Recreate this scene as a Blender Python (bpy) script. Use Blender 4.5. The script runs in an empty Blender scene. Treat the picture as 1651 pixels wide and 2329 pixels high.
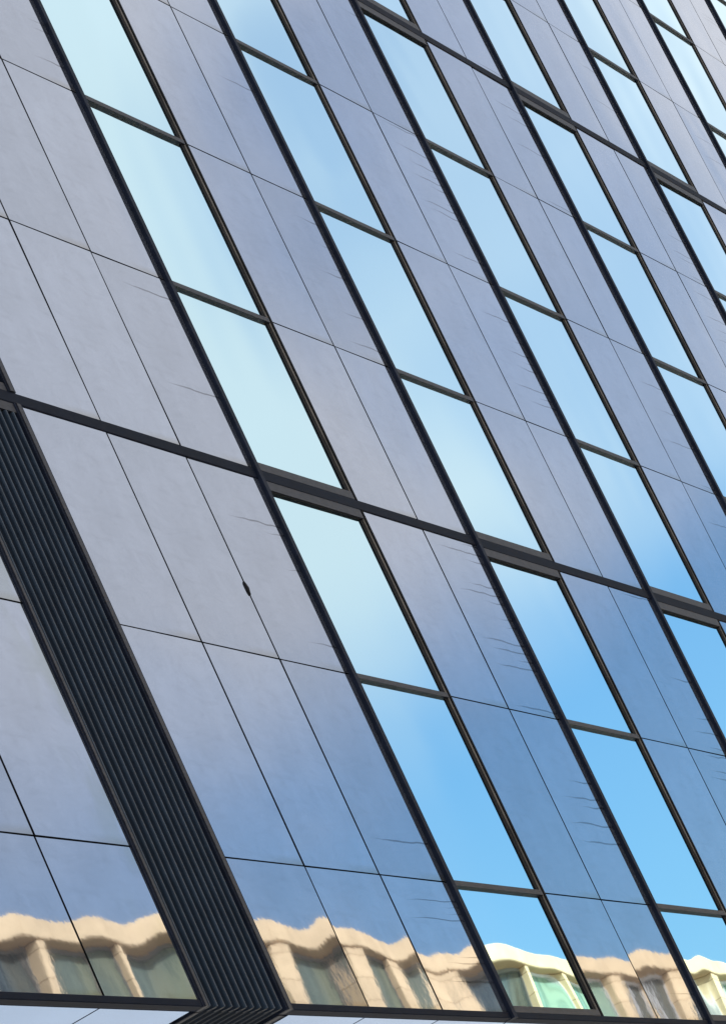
import bpy, bmesh, math, random
from mathutils import Vector, Matrix, noise
random.seed(7)
C = bpy.context.scene.collection
R = math.radians

# ------------------------------------------------------------------ camera
cam_d = bpy.data.cameras.new('camera')
cam = bpy.data.objects.new('camera', cam_d); C.objects.link(cam)
CR = Vector((0.41664571, -0.81192672, -0.40887816))
CU = Vector((-0.12788573, -0.49765347, 0.85789642))
CB = Vector((-0.90002866, -0.30514918, -0.31117903))
CL = Vector((-15.0187, -5.61344, 1.65033))
cam.matrix_world = Matrix(((CR.x, CU.x, CB.x, CL.x), (CR.y, CU.y, CB.y, CL.y), (CR.z, CU.z, CB.z, CL.z), (0, 0, 0, 1)))
cam_d.sensor_fit = 'HORIZONTAL'; cam_d.sensor_width = 36; cam_d.lens = 199.33
cam_d.clip_start = 0.1; cam_d.clip_end = 3000
bpy.context.scene.camera = cam
FPX = 9141.45
def project(P):                                   # pixel in the photograph, used only to rank parts by how large they show
    d = Vector(P) - CL
    z = -d.dot(CB)
    if z < .1: return None
    return 825.5 + FPX*d.dot(CR)/z, 1164.5 - FPX*d.dot(CU)/z

# ------------------------------------------------------------------ sky, sun, exposure
SUN_EL, SUN_AZ = 32, 15                          # the sun stands behind the building, to the left
sun_dir = Vector((-math.sin(R(SUN_AZ))*math.cos(R(SUN_EL)), math.cos(R(SUN_AZ))*math.cos(R(SUN_EL)), math.sin(R(SUN_EL))))
sd = bpy.data.lights.new('sun', 'SUN'); so = bpy.data.objects.new('sun', sd); C.objects.link(so)
so.location = (0, 0, 60); so.rotation_euler = sun_dir.to_track_quat('Z', 'Y').to_euler()
sd.energy = 5.0; sd.angle = R(.5); sd.color = (1, .95, .87)

w = bpy.data.worlds.new('World'); bpy.context.scene.world = w; w.use_nodes = True
N = w.node_tree.nodes; L = w.node_tree.links
N.clear()
def wn(t, **k):
    n = N.new(t)
    for a, b in k.items(): setattr(n, a, b)
    return n
out = wn('ShaderNodeOutputWorld'); bg = wn('ShaderNodeBackground'); L.new(bg.outputs[0], out.inputs[0])
sky = wn('ShaderNodeTexSky', sky_type='NISHITA', sun_disc=False, sun_elevation=R(SUN_EL), sun_rotation=R(360-SUN_AZ))
sky.air_density = 1.6; sky.dust_density = 0.0; sky.ozone_density = 4.0; sky.altitude = 300
bg.inputs['Strength'].default_value = 0.1
tc = wn('ShaderNodeTexCoord')
def dot(vec):
    n = wn('ShaderNodeVectorMath', operation='DOT_PRODUCT'); L.new(tc.outputs['Generated'], n.inputs[0]); n.inputs[1].default_value = vec
    return n.outputs['Value']
def mth(op, a, b=None, c=None, clamp=False):
    n = wn('ShaderNodeMath', operation=op); n.use_clamp = clamp
    for i, v in enumerate((a, b, c)):
        if v is None: continue
        if isinstance(v, (int, float)): n.inputs[i].default_value = v
        else: L.new(v, n.inputs[i])
    return n.outputs[0]
def rng(v, a, b, c=0., d=1.):
    n = wn('ShaderNodeMapRange', interpolation_type='SMOOTHSTEP'); L.new(v, n.inputs[0])
    for i, x in enumerate((a, b, c, d)): n.inputs[i+1].default_value = x
    return n.outputs[0]
def nz(scale, det, rough=.55, dist=0., squash=(1, 1, 1)):
    mp = wn('ShaderNodeMapping'); L.new(tc.outputs['Generated'], mp.inputs[0]); mp.inputs['Scale'].default_value = squash
    n = wn('ShaderNodeTexNoise'); L.new(mp.outputs[0], n.inputs['Vector'])
    n.inputs['Scale'].default_value = scale; n.inputs['Detail'].default_value = det
    n.inputs['Roughness'].default_value = rough; n.inputs['Distortion'].default_value = dist
    return n.outputs[0]
s = dot((-0.3503031, -0.1370513, 0.9265553))     # across the edge of the cloud bank
t = dot((0.2401233, 0.9430352, 0.2302724))       # along it
n1 = mth('SUBTRACT', nz(11, 3, .42, .3, (1, 1, 1.3)), .5)
n2 = mth('SUBTRACT', nz(26, 3, .45, .2), .5)
edge = mth('ADD', mth('MULTIPLY_ADD', n1, .07, s), mth('MULTIPLY', n2, .010))
edge = mth('ADD', edge, rng(t, -.13, -.03, -.042, 0))
mask = rng(edge, -.064, .024)
def blob(vec, r0, r1):                           # a thinner spot in the cloud round a direction
    return rng(dot(vec), math.cos(r1), math.cos(r0))
thin = mth('MAXIMUM', blob((0.8894, -0.2458, 0.3853), .012, .080), mth('MULTIPLY', blob((.9092, -.2370, .3423), .008, .070), .95))
thin = mth('MAXIMUM', thin, mth('MULTIPLY', blob((0.8790, -0.2585, 0.4007), .006, .045), 1.12))
thin2 = mth('MULTIPLY', thin, rng(n1, -.30, .30, .40, .64))
mask = mth('MULTIPLY', mask, mth('SUBTRACT', 1, thin2))
veil = mth('MULTIPLY', rng(t, -.13, -.01, .36, .02), mth('ADD', n1, .9))      # thin high haze towards the left
mask = mth('ADD', mask, mth('MULTIPLY', mth('SUBTRACT', 1, mask), veil))
bright = mth('MULTIPLY_ADD', rng(t, -.01, .12), .21, 1.21)
bright = mth('MULTIPLY', bright, mth('MULTIPLY_ADD', n2, .07, 1))
cl = wn('ShaderNodeMix', data_type='RGBA', blend_type='MULTIPLY'); cl.inputs[0].default_value = 1
CLOUD = 5.7
cl.inputs[6].default_value = (.985*CLOUD, 1.01*CLOUD, 1.055*CLOUD, 1)
L.new(bright, cl.inputs[7])
tint = wn('ShaderNodeMix', data_type='RGBA', blend_type='MULTIPLY'); tint.inputs[0].default_value = 1
L.new(sky.outputs[0], tint.inputs[6]); tint.inputs[7].default_value = (.90, 1.155, 1.39, 1)
mx = wn('ShaderNodeMix', data_type='RGBA'); L.new(mask, mx.inputs[0]); L.new(tint.outputs[2], mx.inputs[6]); L.new(cl.outputs[2], mx.inputs[7])
L.new(mx.outputs[2], bg.inputs[0])
sc = bpy.context.scene
sc.view_settings.view_transform = 'Standard'; sc.view_settings.look = 'None'; sc.view_settings.gamma = 1
sc.view_settings.exposure = 0.35
sc.cycles.max_bounces = 10; sc.cycles.glossy_bounces = 8

# ------------------------------------------------------------------ materials
class Mat:
    def __init__(self, name):
        self.m = bpy.data.materials.new(name); self.m.use_nodes = True
        self.n = self.m.node_tree.nodes; self.l = self.m.node_tree.links
        self.b = self.n['Principled BSDF']
    def node(self, t, **k):
        x = self.n.new(t)
        for a, b in k.items(): setattr(x, a, b)
        return x
    def tex(self, scale, det=3, coord='Object', squash=(1, 1, 1), rough=.5, dist=0.):
        c = self.node('ShaderNodeTexCoord'); mp = self.node('ShaderNodeMapping'); mp.inputs['Scale'].default_value = squash
        self.l.new(c.outputs[coord], mp.inputs[0])
        x = self.node('ShaderNodeTexNoise'); self.l.new(mp.outputs[0], x.inputs['Vector'])
        x.inputs['Scale'].default_value = scale; x.inputs['Detail'].default_value = det; x.inputs['Roughness'].default_value = rough; x.inputs['Distortion'].default_value = dist
        return x.outputs[0]
    def map(self, v, a, b, c, d):
        x = self.node('ShaderNodeMapRange', interpolation_type='SMOOTHSTEP'); self.l.new(v, x.inputs[0])
        for i, q in enumerate((a, b, c, d)): x.inputs[i+1].default_value = q
        return x.outputs[0]
    def math(self, op, a, b):
        x = self.node('ShaderNodeMath', operation=op)
        for i, v in enumerate((a, b)):
            if isinstance(v, (int, float)): x.inputs[i].default_value = v
            else: self.l.new(v, x.inputs[i])
        return x.outputs[0]
    def mix(self, f, a, b):
        x = self.node('ShaderNodeMix', data_type='RGBA')
        for i, v in ((0, f), (6, a), (7, b)):
            if hasattr(v, 'links') or hasattr(v, 'is_output'): self.l.new(v, x.inputs[i])
            else: x.inputs[i].default_value = v
        return x.outputs[2]
    def mul(self, col, v):
        x = self.node('ShaderNodeVectorMath', operation='SCALE')
        if isinstance(col, tuple): x.inputs[0].default_value = col[:3]
        else: self.l.new(col, x.inputs[0])
        self.l.new(v, x.inputs['Scale']); return x.outputs[0]
    def set(self, **k):
        for a, v in k.items():
            i = self.b.inputs[a.replace('_', ' ')]
            if hasattr(v, 'is_output'): self.l.new(v, i)
            else: i.default_value = v
        return self.m
    def rand(self):
        return self.node('ShaderNodeObjectInfo').outputs['Random']

def plain(name, col, rough, metal=0., var=.12, scale=9, squash=(1, 1, 1)):
    M = Mat(name)
    f = M.map(M.tex(scale, 4, squash=squash), .25, .75, 1-var, 1+var)
    return M.set(Base_Color=M.mul(col, f), Roughness=rough, Metallic=metal)

def panel_mat(name, stain_or_reflection):
    M = Mat(name)
    base = (.387, .427, .520, 1)
    cloudy = M.map(M.tex(3.2, 5, squash=(1, 1, .9), rough=.65), .28, .72, .93, 1.045)
    tone = M.math('MULTIPLY', cloudy, M.map(M.rand(), 0, 1, .945, 1.045))
    col = M.mul(base, tone)
    uv = M.node('ShaderNodeUVMap'); sep = M.node('ShaderNodeSeparateXYZ'); M.l.new(uv.outputs[0], sep.inputs[0])
    u, v = sep.outputs[0], sep.outputs[1]
    rnd = M.rand()
    fine = M.map(M.tex(6.5, 5, squash=(.6, 1, 1.7), rough=.62, dist=1.6), .40, .74, 1.012, .93)
    col = M.mul(col, fine)
    # film of dust just above the lower joint
    lo = M.math('MULTIPLY', M.map(v, 0, .045, 1, 0), M.map(u, .35, 1, 0, .7))
    col = M.mix(lo, col, (.30, .29, .28, 1))
    if stain_or_reflection == 'reflection_streak':      # dark fin reflections painted into the colour, fading away from the mullion
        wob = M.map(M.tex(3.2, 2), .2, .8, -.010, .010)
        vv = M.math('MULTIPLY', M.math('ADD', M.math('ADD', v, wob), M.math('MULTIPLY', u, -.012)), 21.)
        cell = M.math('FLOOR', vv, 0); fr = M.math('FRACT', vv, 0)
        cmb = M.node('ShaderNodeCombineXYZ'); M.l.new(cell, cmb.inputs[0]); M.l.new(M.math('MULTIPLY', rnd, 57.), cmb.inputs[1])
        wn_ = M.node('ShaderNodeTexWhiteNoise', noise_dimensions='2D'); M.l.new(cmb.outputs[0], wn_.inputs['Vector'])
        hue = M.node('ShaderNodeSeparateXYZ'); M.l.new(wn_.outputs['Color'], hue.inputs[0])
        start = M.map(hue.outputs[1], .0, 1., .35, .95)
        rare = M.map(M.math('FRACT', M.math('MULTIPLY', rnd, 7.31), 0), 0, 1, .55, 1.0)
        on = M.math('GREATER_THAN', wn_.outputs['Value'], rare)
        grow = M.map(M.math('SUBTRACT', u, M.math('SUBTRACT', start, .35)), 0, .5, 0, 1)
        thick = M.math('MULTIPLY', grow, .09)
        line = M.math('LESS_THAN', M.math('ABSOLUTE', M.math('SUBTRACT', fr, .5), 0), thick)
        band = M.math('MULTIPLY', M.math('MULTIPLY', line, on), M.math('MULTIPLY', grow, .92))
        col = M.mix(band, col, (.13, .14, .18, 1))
    if stain_or_reflection == 'green':
        g = M.math('MULTIPLY', M.map(M.tex(7, 5, squash=(1, 1, .5)), .42, .62, 0, .5), M.map(u, .55, 1, 0, 1))
        col = M.mix(g, col, (.30, .34, .33, 1))
    b = M.node('ShaderNodeBump'); b.inputs['Strength'].default_value = 1; b.inputs['Distance'].default_value = .000028
    M.l.new(M.tex(13, 3), b.inputs['Height']); M.l.new(b.outputs[0], M.b.inputs['Normal'])
    return M.set(Base_Color=col, Metallic=.90, Roughness=.015, Specular_IOR_Level=.3)

def pane_mat():
    M = Mat('coated window glass')
    col = M.mul((.62, .885, .955, 1), M.map(M.rand(), 0, 1, .97, 1.02))
    b = M.node('ShaderNodeBump'); b.inputs['Strength'].default_value = 1; b.inputs['Distance'].default_value = .00001
    M.l.new(M.tex(6, 2), b.inputs['Height']); M.l.new(b.outputs[0], M.b.inputs['Normal'])
    return M.set(Base_Color=col, Metallic=1., Roughness=.01)

M_PANEL = {k: panel_mat('reflective cladding ' + k, k) for k in ('clean', 'reflection_streak', 'green')}
M_PANE = pane_mat()
M_NAVY = plain('dark navy metal', (.013, .018, .033, 1), .55, .0, .2, 14)
M_NAVY.node_tree.nodes['Principled BSDF'].inputs['Specular IOR Level'].default_value = .06
M_BAND = plain('dark blue grey band', (.0055, .0095, .021, 1), .55, 0, .15, 8)
M_BAND.node_tree.nodes['Principled BSDF'].inputs['Specular IOR Level'].default_value = .04
M_JOINT = plain('black sealant', (.010, .011, .014, 1), .7)
M_JOINT.node_tree.nodes['Principled BSDF'].inputs['Specular IOR Level'].default_value = .1
M_BAR = plain('grey brown anodised bar', (.025, .027, .038, 1), .5, .0, .35, 26, (1, 1, 3))
M_BAR.node_tree.nodes['Principled BSDF'].inputs['Specular IOR Level'].default_value = .25
M_TAN = plain('pale bronze trim', (.10, .09, .08, 1), .45, .1, .7, 12, (1, 1, .4))
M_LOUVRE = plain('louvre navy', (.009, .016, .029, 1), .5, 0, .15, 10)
M_CAP = plain('skylit louvre edge', (.021, .037, .062, 1), .5, 0, .25, 7)  # lighter colour stands in for sky light on the rib ridges
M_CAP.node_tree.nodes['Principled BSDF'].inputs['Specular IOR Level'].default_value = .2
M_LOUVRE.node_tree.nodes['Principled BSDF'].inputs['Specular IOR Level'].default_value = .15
M_SOFFIT = None
M_CONC = plain('grey concrete', (.33, .32, .30, 1), .85, 0, .12, 2)
M_ROOF = plain('roof membrane', (.12, .12, .13, 1), .9, 0, .12, 2)
def soffit_mat():
    M = Mat('polished soffit panel')
    return M.set(Base_Color=M.mul((.30, .50, .86, 1), M.map(M.tex(2, 3), .3, .7, .97, 1.03)), Metallic=1., Roughness=.06)
M_SOFFIT = soffit_mat()

# ------------------------------------------------------------------ mesh helpers
class MB:
    def __init__(self): self.v = []; self.f = []; self.m = []; self.sm = []; self.uv = {}
    def box(self, a, b, mi=0):
        x0, y0, z0 = a; x1, y1, z1 = b; k = len(self.v)
        self.v += [(x0, y0, z0), (x1, y0, z0), (x1, y1, z0), (x0, y1, z0), (x0, y0, z1), (x1, y0, z1), (x1, y1, z1), (x0, y1, z1)]
        for q in ((0, 3, 2, 1), (4, 5, 6, 7), (0, 1, 5, 4), (1, 2, 6, 5), (2, 3, 7, 6), (3, 0, 4, 7)):
            self.f.append(tuple(k+i for i in q)); self.m.append(mi); self.sm.append(False)
        return self
    def prism(self, poly, axis, a, b, mi=0, smooth=False):       # poly in the two other axes, swept along axis
        k = len(self.v); n = len(poly)
        def put(p, c):
            q = list(p); q.insert(axis, c); return tuple(q)
        self.v += [put(p, a) for p in poly] + [put(p, b) for p in poly]
        for i in range(n):
            j = (i+1) % n
            self.f.append((k+i, k+j, k+n+j, k+n+i)); self.m.append(mi); self.sm.append(smooth)
        self.f.append(tuple(k+i for i in reversed(range(n)))); self.f.append(tuple(k+n+i for i in range(n)))
        self.m += [mi, mi]; self.sm += [False, False]
        return self
    def build(self, name, mats, parent=None, bevel=0.):
        pts = [Vector(p) for p in self.v]
        lo = Vector([min(p[i] for p in pts) for i in range(3)]); hi = Vector([max(p[i] for p in pts) for i in range(3)])
        o0 = Vector(((lo.x+hi.x)/2, (lo.y+hi.y)/2, lo.z))
        me = bpy.data.meshes.new(name); me.from_pydata([p-o0 for p in pts], [], self.f)
        for mt in (mats if isinstance(mats, (list, tuple)) else [mats]): me.materials.append(mt)
        me.polygons.foreach_set('material_index', self.m); me.polygons.foreach_set('use_smooth', self.sm)
        if self.uv:
            ul = me.uv_layers.new(name='UVMap')
            for lp in me.loops: ul.data[lp.index].uv = self.uv.get(lp.vertex_index, (.5, .5))
        bm = bmesh.new(); bm.from_mesh(me)
        if not self.uv: bmesh.ops.recalc_face_normals(bm, faces=bm.faces)
        if bevel: bmesh.ops.bevel(bm, geom=list(bm.edges), offset=bevel, segments=1, affect='EDGES', profile=.5)
        bm.to_mesh(me); bm.free()
        o = bpy.data.objects.new(name, me); C.objects.link(o)
        if parent is not None:
            o.parent = parent; o.location = o0 - world(parent)
        else: o.location = o0
        return o
def world(o):
    v = Vector(o.location)
    while o.parent: o = o.parent; v += Vector(o.location)
    return v
def empty(name, loc, label, cat, group=None):
    o = bpy.data.objects.new(name, None); o.location = loc; C.objects.link(o)
    o['label'] = label; o['category'] = cat
    if group: o['group'] = group
    return o

def sheet(mb, x0, x1, z0, z1, y, depth, amp, dens=.035, mi=0, side=1):
    """A metal or glass sheet: a finely meshed front with the slight bulge and waviness real sheets have, and plain edges."""
    nx = max(4, int((x1-x0)/dens)); nz_ = max(4, int((z1-z0)/dens))
    tx, tz = random.gauss(0, .0016), random.gauss(0, .0010)
    waves = []
    for _ in range(7):
        lam = random.uniform(.28, .85); a = random.uniform(0, math.tau)
        kx, kz = math.cos(a)*math.tau/lam, .55*math.sin(a)*math.tau/lam
        waves.append((kx, kz, random.uniform(0, 6.28), amp*lam*random.uniform(.3, 1.0)/math.tau))
    pil = random.uniform(.4, 1.3)*amp*.35*random.choice((1, 1, -1))
    w_, h_ = x1-x0, z1-z0; cx, cz = (x0+x1)/2, (z0+z1)/2
    k = len(mb.v)
    for j in range(nz_+1):
        for i in range(nx+1):
            x = x0+w_*i/nx; z = z0+h_*j/nz_
            a, b = 2*(x-cx)/w_, 2*(z-cz)/h_
            e = min(x-x0, x1-x) ; e2 = min(z-z0, z1-z)
            h = pil*w_*(1-a*a)*(1-b*b) + tx*(x-cx) + tz*(z-cz)
            for kx, kz, ph, am in waves: h += am*math.sin(kx*(x-x0)+kz*(z-z0)+ph)
            h += amp*.035*(math.exp(-e/.035))*math.sin(5*z+waves[0][2]) - amp*.02*math.exp(-e2/.03)
            mb.v.append((x, y-h, z)); mb.uv[len(mb.v)-1] = (i/nx, j/nz_)
    for j in range(nz_):
        for i in range(nx):
            q = k+j*(nx+1)+i
            mb.f.append((q, q+1, q+nx+2, q+nx+1)); mb.m.append(mi); mb.sm.append(True)
    rim = [k+i for i in range(nx+1)] + [k+j*(nx+1)+nx for j in range(1, nz_+1)] + [k+nz_*(nx+1)+i for i in range(nx-1, -1, -1)] + [k+j*(nx+1) for j in range(nz_-1, 0, -1)]
    f0 = len(mb.v)
    for q in rim: mb.v.append(mb.v[q]); mb.uv[len(mb.v)-1] = (.5, .5)
    b0 = len(mb.v)
    for q in rim: mb.v.append((mb.v[q][0], y+depth, mb.v[q][2])); mb.uv[len(mb.v)-1] = (.5, .5)
    n = len(rim)
    for i in range(n):
        j = (i+1) % n
        mb.f.append((f0+i, b0+i, b0+j, f0+j)); mb.m.append(side); mb.sm.append(False)
    mb.f.append(tuple(b0+i for i in range(n))); mb.m.append(side); mb.sm.append(False)

# ------------------------------------------------------------------ setting
def structure(o): o['kind'] = 'structure'; return o
paving = Mat('pale stone paving')
br = paving.node('ShaderNodeTexBrick'); tcn = paving.node('ShaderNodeTexCoord'); paving.l.new(tcn.outputs['Object'], br.inputs['Vector'])
br.inputs['Scale'].default_value = 1.; br.inputs['Color1'].default_value = (.50, .47, .43, 1); br.inputs['Color2'].default_value = (.56, .53, .48, 1)
br.inputs['Mortar'].default_value = (.3, .28, .26, 1); br.inputs['Mortar Size'].default_value = .008
paving.set(Base_Color=br.outputs[0], Roughness=.8)
g = MB(); g.box((-600, -600, -.5), (600, 600, 0)); structure(g.build('ground', paving.m))
g = MB(); g.box((-600, -19, 0), (600, -10, .004)); structure(g.build('road', plain('asphalt', (.055, .055, .058, 1), .9, 0, .2, 3)))

# ------------------------------------------------------------------ the building
Z0 = 4.406                                   # height of the first joint line below the lower band, less one
P0, PER = .515, 2.417                        # first fin and the bay
X_L, X_R, V_TOP, DEP = -8.1, 24.8, 12, 7.0
def Zv(v): return Z0+v
V_BOT = .379
BANDS = (3, 7, 11)
bld = empty('office_building', (8, DEP/2, 0), 'glass office building with mirror windows, grey reflective cladding, navy fins and a ribbed louvre', 'office building')

def vspan(i):                                # free height of row i between joint lines i and i+1
    lo = Zv(i) if i else Zv(V_BOT)+.0135
    hi = Zv(i+1)
    lo += (.028 if i in BANDS else (.0035 if i else .0)); hi -= (.028 if i+1 in BANDS else .0035)
    return lo, hi
def shown(x0, x1, z0, z1):                   # how large a piece shows in the picture
    pts = []
    for a in range(7):
        for b in range(7):
            p = project((x0+(x1-x0)*(a+.5)/7, 0, z0+(z1-z0)*(b+.5)/7))
            if p and 0 <= p[0] <= 1651 and 0 <= p[1] <= 2329: pts.append(p)
    if not pts: return 0
    d = (Vector(((x0+x1)/2, 0, (z0+z1)/2))-CL).length
    return len(pts)*(x1-x0)*(z1-z0)/d**2/49 + 1e-9

G = .0075                                     # half joint
panels = []; windows = []
fins = [P0+PER*k for k in range(-3, 10)]
fins[1] = -5.515; fins[0] = fins[1]-PER
for k, T in enumerate(fins):
    kk = k-3
    # cladding right of this bay's window, up to the next fin
    a, s1, b = T+.99+.028, T+1.703, T+PER-.072
    for i in range(V_TOP):
        z0, z1 = vspan(i)
        if kk == -1: continue
        windows.append((shown(T, T+1, z0, z1), T, i)) if kk != -1 else None
        panels.append((shown(a, s1, z0, z1), a, s1-G, z0, z1, 'clean'))
        panels.append((shown(s1, b, z0, z1), s1+G, b, z0, z1, 'reflection_streak'))
# the bay with the louvre: louvre from -2.369 to -1.641, plain panels either side
LL, LR = -2.369, -1.641
for i in range(V_TOP):
    z0, z1 = vspan(i)
    a0 = fins[1]+1.035+1.41                  # x of fin -1
    xs = [LR+.004, -.938, -.233, P0-.072]
    for q in range(3):
        x0 = xs[q]+(G if q else 0); x1 = xs[q+1]-(G if q < 2 else 0)
        panels.append((shown(x0, x1, z0, z1), x0, x1, z0, z1, 'clean' if q < 2 else 'reflection_streak'))
    panels.append((shown(-3.07, LL, z0, z1), -3.07+G, LL-.004, z0, z1, 'green'))
# the panels of the bay left of the louvre were laid up to fin -1 (x = -1.902); keep only those clear of the louvre
def clear(p):
    return not (p[2] > -3.0 and p[1] < LR and p[5] != 'green') or p[1] >= LR
panels = [p for p in panels if clear(p)]
xx = fins[1]                                 # -4.319: a window there, then one panel up to -3.07
panels = [p for p in panels if not (p[1] > xx and p[2] < LL and p[5] != 'green')]
for i in range(V_TOP):
    z0, z1 = vspan(i)
    panels.append((shown(xx+1.018, -3.775, z0, z1), xx+1.018, -3.775-G, z0, z1, 'clean'))
    panels.append((shown(-3.775, -3.07, z0, z1), -3.775+G, -3.07-G, z0, z1, 'clean'))

panels.sort(key=lambda p: -p[0])
n_ind = 100 if sum(p[0] > 0 for p in panels) > 100 else sum(p[0] > 0 for p in panels)
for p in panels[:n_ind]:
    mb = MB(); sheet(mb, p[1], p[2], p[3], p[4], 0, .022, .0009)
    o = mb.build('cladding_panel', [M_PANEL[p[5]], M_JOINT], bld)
rest = [p for p in panels[n_ind:]]
mb = MB()
for p in rest: sheet(mb, p[1], p[2], p[3], p[4], 0, .022, .0009, dens=.09)
o = mb.build('cladding_panel', [M_PANEL['clean'], M_JOINT], bld); o['kind'] = 'stuff'

windows.sort(key=lambda q: -q[0])
def window(T, i):
    z0, z1 = vspan(i)
    xl, xr = T-.029, T+.99+.028
    lob = .041 if i in BANDS else (.03 if i == 0 else .012); hib = .046 if i+1 in BANDS else .012
    if i not in BANDS and i: z0 -= .0035
    if i+1 not in BANDS: z1 += .0035
    f = MB()
    f.box((xl+.001, -.004, z0), (xr-.033, .045, z0+lob)); f.box((xl+.001, -.004, z1-hib), (xr-.033, .045, z1))
    if i+1 in BANDS: f.box((xl+.001, .001, z1-hib-.006), (xr-.066, .045, z1-hib), 1)
    f.box((xr-.065, .006, z0+lob), (xr-.0335, .045, z1-hib-(.006 if i+1 in BANDS else 0)), 1)       # black gasket beside the glass
    f.box((xr-.015, -.0035, z0), (xr, .045, z1), 1)                       # dark joint beside the cladding
    fo = f.build('window', [M_BAR, M_JOINT], bld)
    e = MB().box((xr-.0325, .002, z0), (xr-.0155, .045, z1)); e.build('edge_trim', M_TAN, fo, .002)
    pm = MB(); sheet(pm, xl+.001, xr-.066, z0+lob, z1-hib, .012, .012, .0011, .04); pm.build('pane', [M_PANE, M_JOINT], fo)
for sh, T, i in windows:
    if sh > 0 or (-9 < T < 20 and i < 11): pass
    if sh > 0: window(T, i)
hidden = [q for q in windows if q[0] == 0][:100-sum(q[0] > 0 for q in windows)]
for sh, T, i in hidden: window(T, i)
gone = [q for q in windows if q[0] == 0][100-sum(q[0] > 0 for q in windows):]
if gone:
    mb = MB()
    for sh, T, i in gone:
        z0, z1 = vspan(i); sheet(mb, T-.03, T+1.03, z0, z1, .012, .012, .0016, .12)
    o = mb.build('window', [M_PANE, M_JOINT], bld); o['kind'] = 'stuff'

# upright fins, their front face and the side that faces the viewer
for T in fins:
    if abs(T-fins[2]) < .01: continue
    MB().prism([(T-.070, .03), (T-.070, -.017), (T-.068, -.019), (T-.032, -.019), (T-.030, -.017), (T-.030, .03)], 2, Zv(V_BOT)-.018, Zv(V_TOP)).build('mullion', M_NAVY, bld)
# dark bands
for v in BANDS:
    MB().box((X_L, -.006, Zv(v)-.0275), (X_R, .03, Zv(v)+.0275)).build('floor_band', M_BAND, bld, .003)
MB().box((X_L, -.006, Zv(V_BOT)-.016), (LL-.004, .035, Zv(V_BOT)+.013)).build('bottom_trim', M_BAND, bld, .003)
MB().box((LR+.004, -.006, Zv(V_BOT)-.016), (X_R, .035, Zv(V_BOT)+.013)).build('bottom_trim', M_BAND, bld, .003)
# structure behind the sheets
zb = Zv(V_BOT)-.016
MB().box((X_L, .05, zb+.03), (X_R, DEP, Zv(V_TOP)-.01)).build('backing_wall', M_JOINT, bld)
MB().box((X_L-.05, -.03, Zv(V_TOP)), (X_R+.05, DEP+.05, Zv(V_TOP)+.25)).build('parapet', M_NAVY, bld, .01)
# soffit sheets between joints that continue those of the front
sx = [X_L, fins[0]+1.7, xx, xx+1.0, -3.775, -3.07, LL-.03, None, LR+.03, -.938, -.233, P0-.05]
for T in fins[3:-1]: sx += [T+.96, T+1.703, T+PER-.05]
sx = [q for q in sx if q is None or q <= X_R]
for a, b in zip(sx, sx[1:]):
    if a is None or b is None: continue
    for y0, y1 in ((.036, 2.4), (2.41, DEP-.3)):
        MB().box((a+.006, y0, zb), (b-.006, y1, zb+.03)).build('soffit_panel', M_SOFFIT, bld)
MB().box((X_L, 1.0, 0), (X_L+2.2, DEP-.5, zb-.001)).build('core_wall', M_CONC, bld)
MB().box((X_R-2.2, 1.0, 0), (X_R, DEP-.5, zb-.001)).build('core_wall', M_CONC, bld)

# ribbed louvre: upright ribs that turn the corner and run back along the soffit
lv = MB()  # dark back sheet behind the ribs
lv.box((LL+.03, .036, zb+.036), (LR-.03, .049, Zv(V_TOP)))
lv.box((LL+.03, .036, zb+.022), (LR-.03, 2.6, zb+.0355))
lo = lv.build('louvre', M_BAND, bld)
nr = 11; x0, x1 = LL+.034, LR-.060
rb = MB()
for i in range(nr):
    a = x0+(x1-x0)*i/nr; p = (x1-x0)/nr
    prof = [(a+.004, .035), (a+p*.30, .002), (a+p*.46, -.003), (a+p*.56, .004), (a+p*.58, .035)]
    segs = [(Zv(V_BOT)-.012, Zv(3)-.0285-.045), (Zv(3)+.0285+.04, Zv(7)-.0285-.045), (Zv(7)+.0285+.04, Zv(11)-.0285)]
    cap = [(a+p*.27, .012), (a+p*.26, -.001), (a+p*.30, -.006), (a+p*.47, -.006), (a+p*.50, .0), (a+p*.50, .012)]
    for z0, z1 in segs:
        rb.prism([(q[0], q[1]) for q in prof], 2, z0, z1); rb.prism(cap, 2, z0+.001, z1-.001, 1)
    hz = zb+.022
    rb.prism([(q[0], zb+.021-(.035-q[1])*.5) for q in prof], 1, .02, 2.6)
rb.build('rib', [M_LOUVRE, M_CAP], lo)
for z in (3, 7):
    MB().box((LL+.031, -.003, Zv(z)-.0285-.042), (LR-.031, .034, Zv(z)-.0285)).build('cross_trim', M_BAR, lo)
    MB().box((LL+.031, -.003, Zv(z)+.0285), (LR-.031, .034, Zv(z)+.0285+.037)).build('cross_trim', M_BAR, lo)
for a, b, mt, nm in ((LL-.004+.001, LL+.011, M_NAVY, 'edge_joint'), (LL+.0115, LL+.030, M_BAR, 'edge_trim'), (LR-.045, LR-.016, M_BAR, 'edge_trim'), (LR-.0155, LR+.003, M_NAVY, 'edge_joint'), (LR-.058, LR-.0455, M_NAVY, 'edge_joint')):
    y = -.012 if nm == 'edge_trim' else -.007
    m = MB()
    for z0, z1 in ((zb, Zv(3)-.0285), (Zv(3)+.0285, Zv(7)-.0285), (Zv(7)+.0285, Zv(11)-.0285)): m.box((a, y, z0), (b, .036, z1))
    m.box((a, .0365, zb-.004), (b, 2.6, zb+.022))
    m.build(nm, mt, lo)
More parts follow.
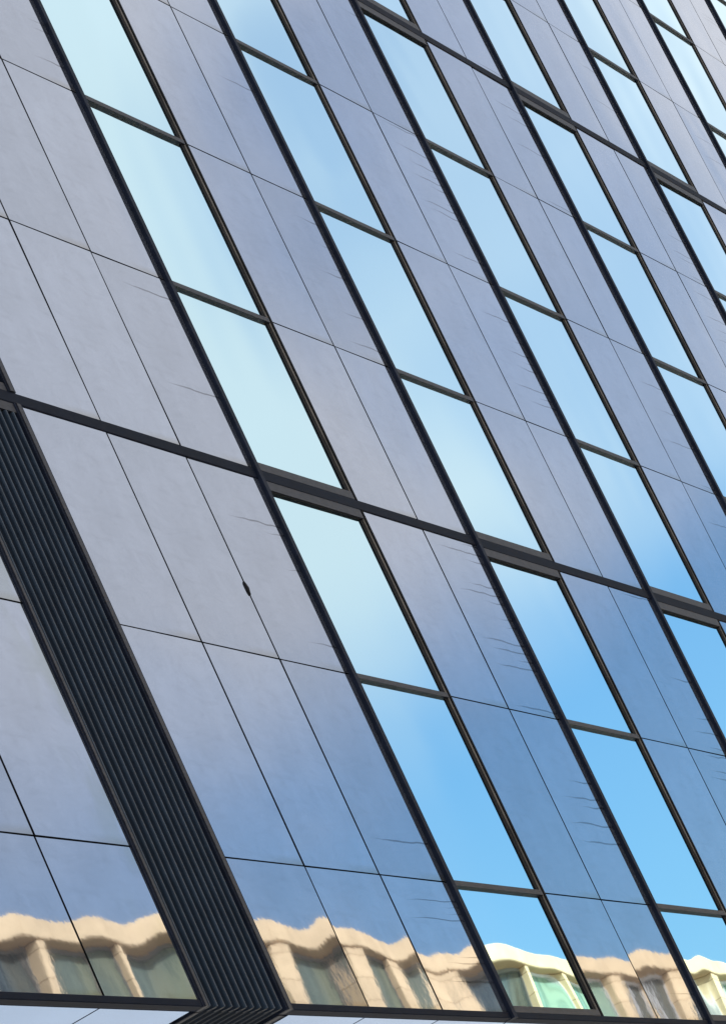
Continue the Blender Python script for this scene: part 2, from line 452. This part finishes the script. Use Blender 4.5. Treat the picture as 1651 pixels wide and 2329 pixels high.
# lump of sealant squeezed out of one joint
def facade_point(px, py):
    d = (CR*(px-825.5) - CU*(py-1164.5) - CB*FPX).normalized()
    t_ = -CL.y/d.y; return CL+d*t_
q = facade_point(565, 1339)
bm = bmesh.new(); bmesh.ops.create_icosphere(bm, subdivisions=2, radius=1)
for v in bm.verts:
    k = 1+.25*noise.noise(v.co*2.1)
    v.co = Vector((v.co.x*.017*k, v.co.y*.006*k, v.co.z*.036*k*(1-.3*v.co.x)))
mb = MB(); mb.v = [tuple(Vector(v.co)+Vector((-.233, -.001, q.z))) for v in bm.verts]; mb.f = [tuple(x.index for x in f.verts) for f in bm.faces]
mb.m = [0]*len(mb.f); mb.sm = [True]*len(mb.f); bm.free()
o = mb.build('sealant_lump', M_JOINT, bld); o['label'] = 'small black lump of sealant sticking out of a joint'

# ------------------------------------------------------------------ building across the street, seen mirrored in the lowest row
D, TOP = 25.0, 20.42
ob = empty('stone_building', (66, -D-6, 0), 'cream stone building with green curtained windows, mirrored in the lowest row of panels', 'building')
stone = Mat('cream stone')
bs = stone.node('ShaderNodeTexBrick'); tcs = stone.node('ShaderNodeTexCoord'); mps = stone.node('ShaderNodeMapping'); mps.inputs['Rotation'].default_value = (R(90), 0, 0)
stone.l.new(tcs.outputs['Object'], mps.inputs[0]); stone.l.new(mps.outputs[0], bs.inputs['Vector']); bs.inputs['Scale'].default_value = 1; bs.inputs['Brick Width'].default_value = 1.3; bs.inputs['Row Height'].default_value = .55
bs.inputs['Mortar Size'].default_value = .012; bs.inputs['Color1'].default_value = (1, 1, 1, 1); bs.inputs['Color2'].default_value = (.93, .93, .93, 1); bs.inputs['Mortar'].default_value = (.6, .55, .5, 1)
st = stone.map(stone.tex(1.3, 6, rough=.6), .25, .75, .84, 1.08)
stx = stone.node('ShaderNodeVectorMath', operation='MULTIPLY'); stone.l.new(stone.mul((.90, .675, .405, 1), st), stx.inputs[0]); stone.l.new(bs.outputs[0], stx.inputs[1])
stone.set(Base_Color=stx.outputs[0], Roughness=.85)
def curtain(name, c1, c2):
    M = Mat(name)
    f = M.map(M.tex(3.4, 4, squash=(1, 1, .12), rough=.6), .38, .62, 0, 1)
    return M.set(Base_Color=M.mix(f, c1, c2), Roughness=.25)
M_CURT = [curtain('green curtained glass', (.13, .25, .19, 1), (.30, .46, .34, 1)), curtain('dull green glass', (.11, .135, .095, 1), (.19, .22, .155, 1)), curtain('dark glass', (.04, .05, .045, 1), (.10, .115, .10, 1))]
M_FRAMED = plain('dark window frame', (.2, .19, .17, 1), .5, 0, .05)
M_FRAME = plain('white window frame', (.75, .74, .72, 1), .5, 0, .05)
X0, X1 = 30.0, 108.0
MB().box((X0, -D-12, 0), (X1, -D-.5, TOP-.05)).build('wall', stone.m, ob)
MB().box((X0-.1, -D-.9, TOP-.44), (X1+.1, -D+.06, TOP)).build('parapet', stone.m, ob, .03)
MB().box((X0+.2, -D-12.2, TOP-.049), (X1-.2, -D-.95, TOP+.05)).build('roof', M_ROOF, ob)
xpos = X0; rnd = random.Random(11); piers = []
while xpos < X1-1:
    wd = 1.7 if 66.3 < xpos < 68.9 else rnd.choice((.3, .35, .5, .6, .9)); piers.append((xpos, xpos+wd)); xpos += wd+(3.3 if wd == 1.7 else rnd.uniform(2.0, 2.8))
for a, b in piers: MB().box((a, -D-.495, 0), (b, -D, TOP-.441)).build('pier', stone.m, ob, .02)
for fl in range(3):
    zt = TOP-.441-fl*3.6; zbm = zt-2.3
    for (a, b), (c, d) in zip(piers, piers[1:]):
        if fl: MB().box((b+.002, -D-.495, zt), (c-.002, -D-.05, zt+1.3)).build('spandrel', stone.m, ob) if fl < 3 else None
        f = MB()
        x_, y_ = b+.002, c-.002
        f.box((x_, -D-.40, zbm), (x_+.07, -D-.28, zt)); f.box((y_-.07, -D-.40, zbm), (y_, -D-.28, zt))
        f.box((x_+.0705, -D-.40, zt-.08), (y_-.0705, -D-.28, zt-.001)); f.box((x_+.0705, -D-.40, zbm), (y_-.0705, -D-.28, zbm+.08))
        m_ = (x_+y_)/2
        if x_ > 76: f.box((m_-.05, -D-.395, zbm+.0805), (m_+.05, -D-.285, zt-.0805))
        fo = f.build('window', M_FRAME if x_ > 70 else M_FRAMED, ob)
        MB().box((x_+.0705, -D-.36, zbm+.0805), (y_-.0705, -D-.33, zt-.0805)).build('pane', M_CURT[0] if 69 < x_ < 77 or x_ > 82 else rnd.choice(M_CURT[1:]), fo)
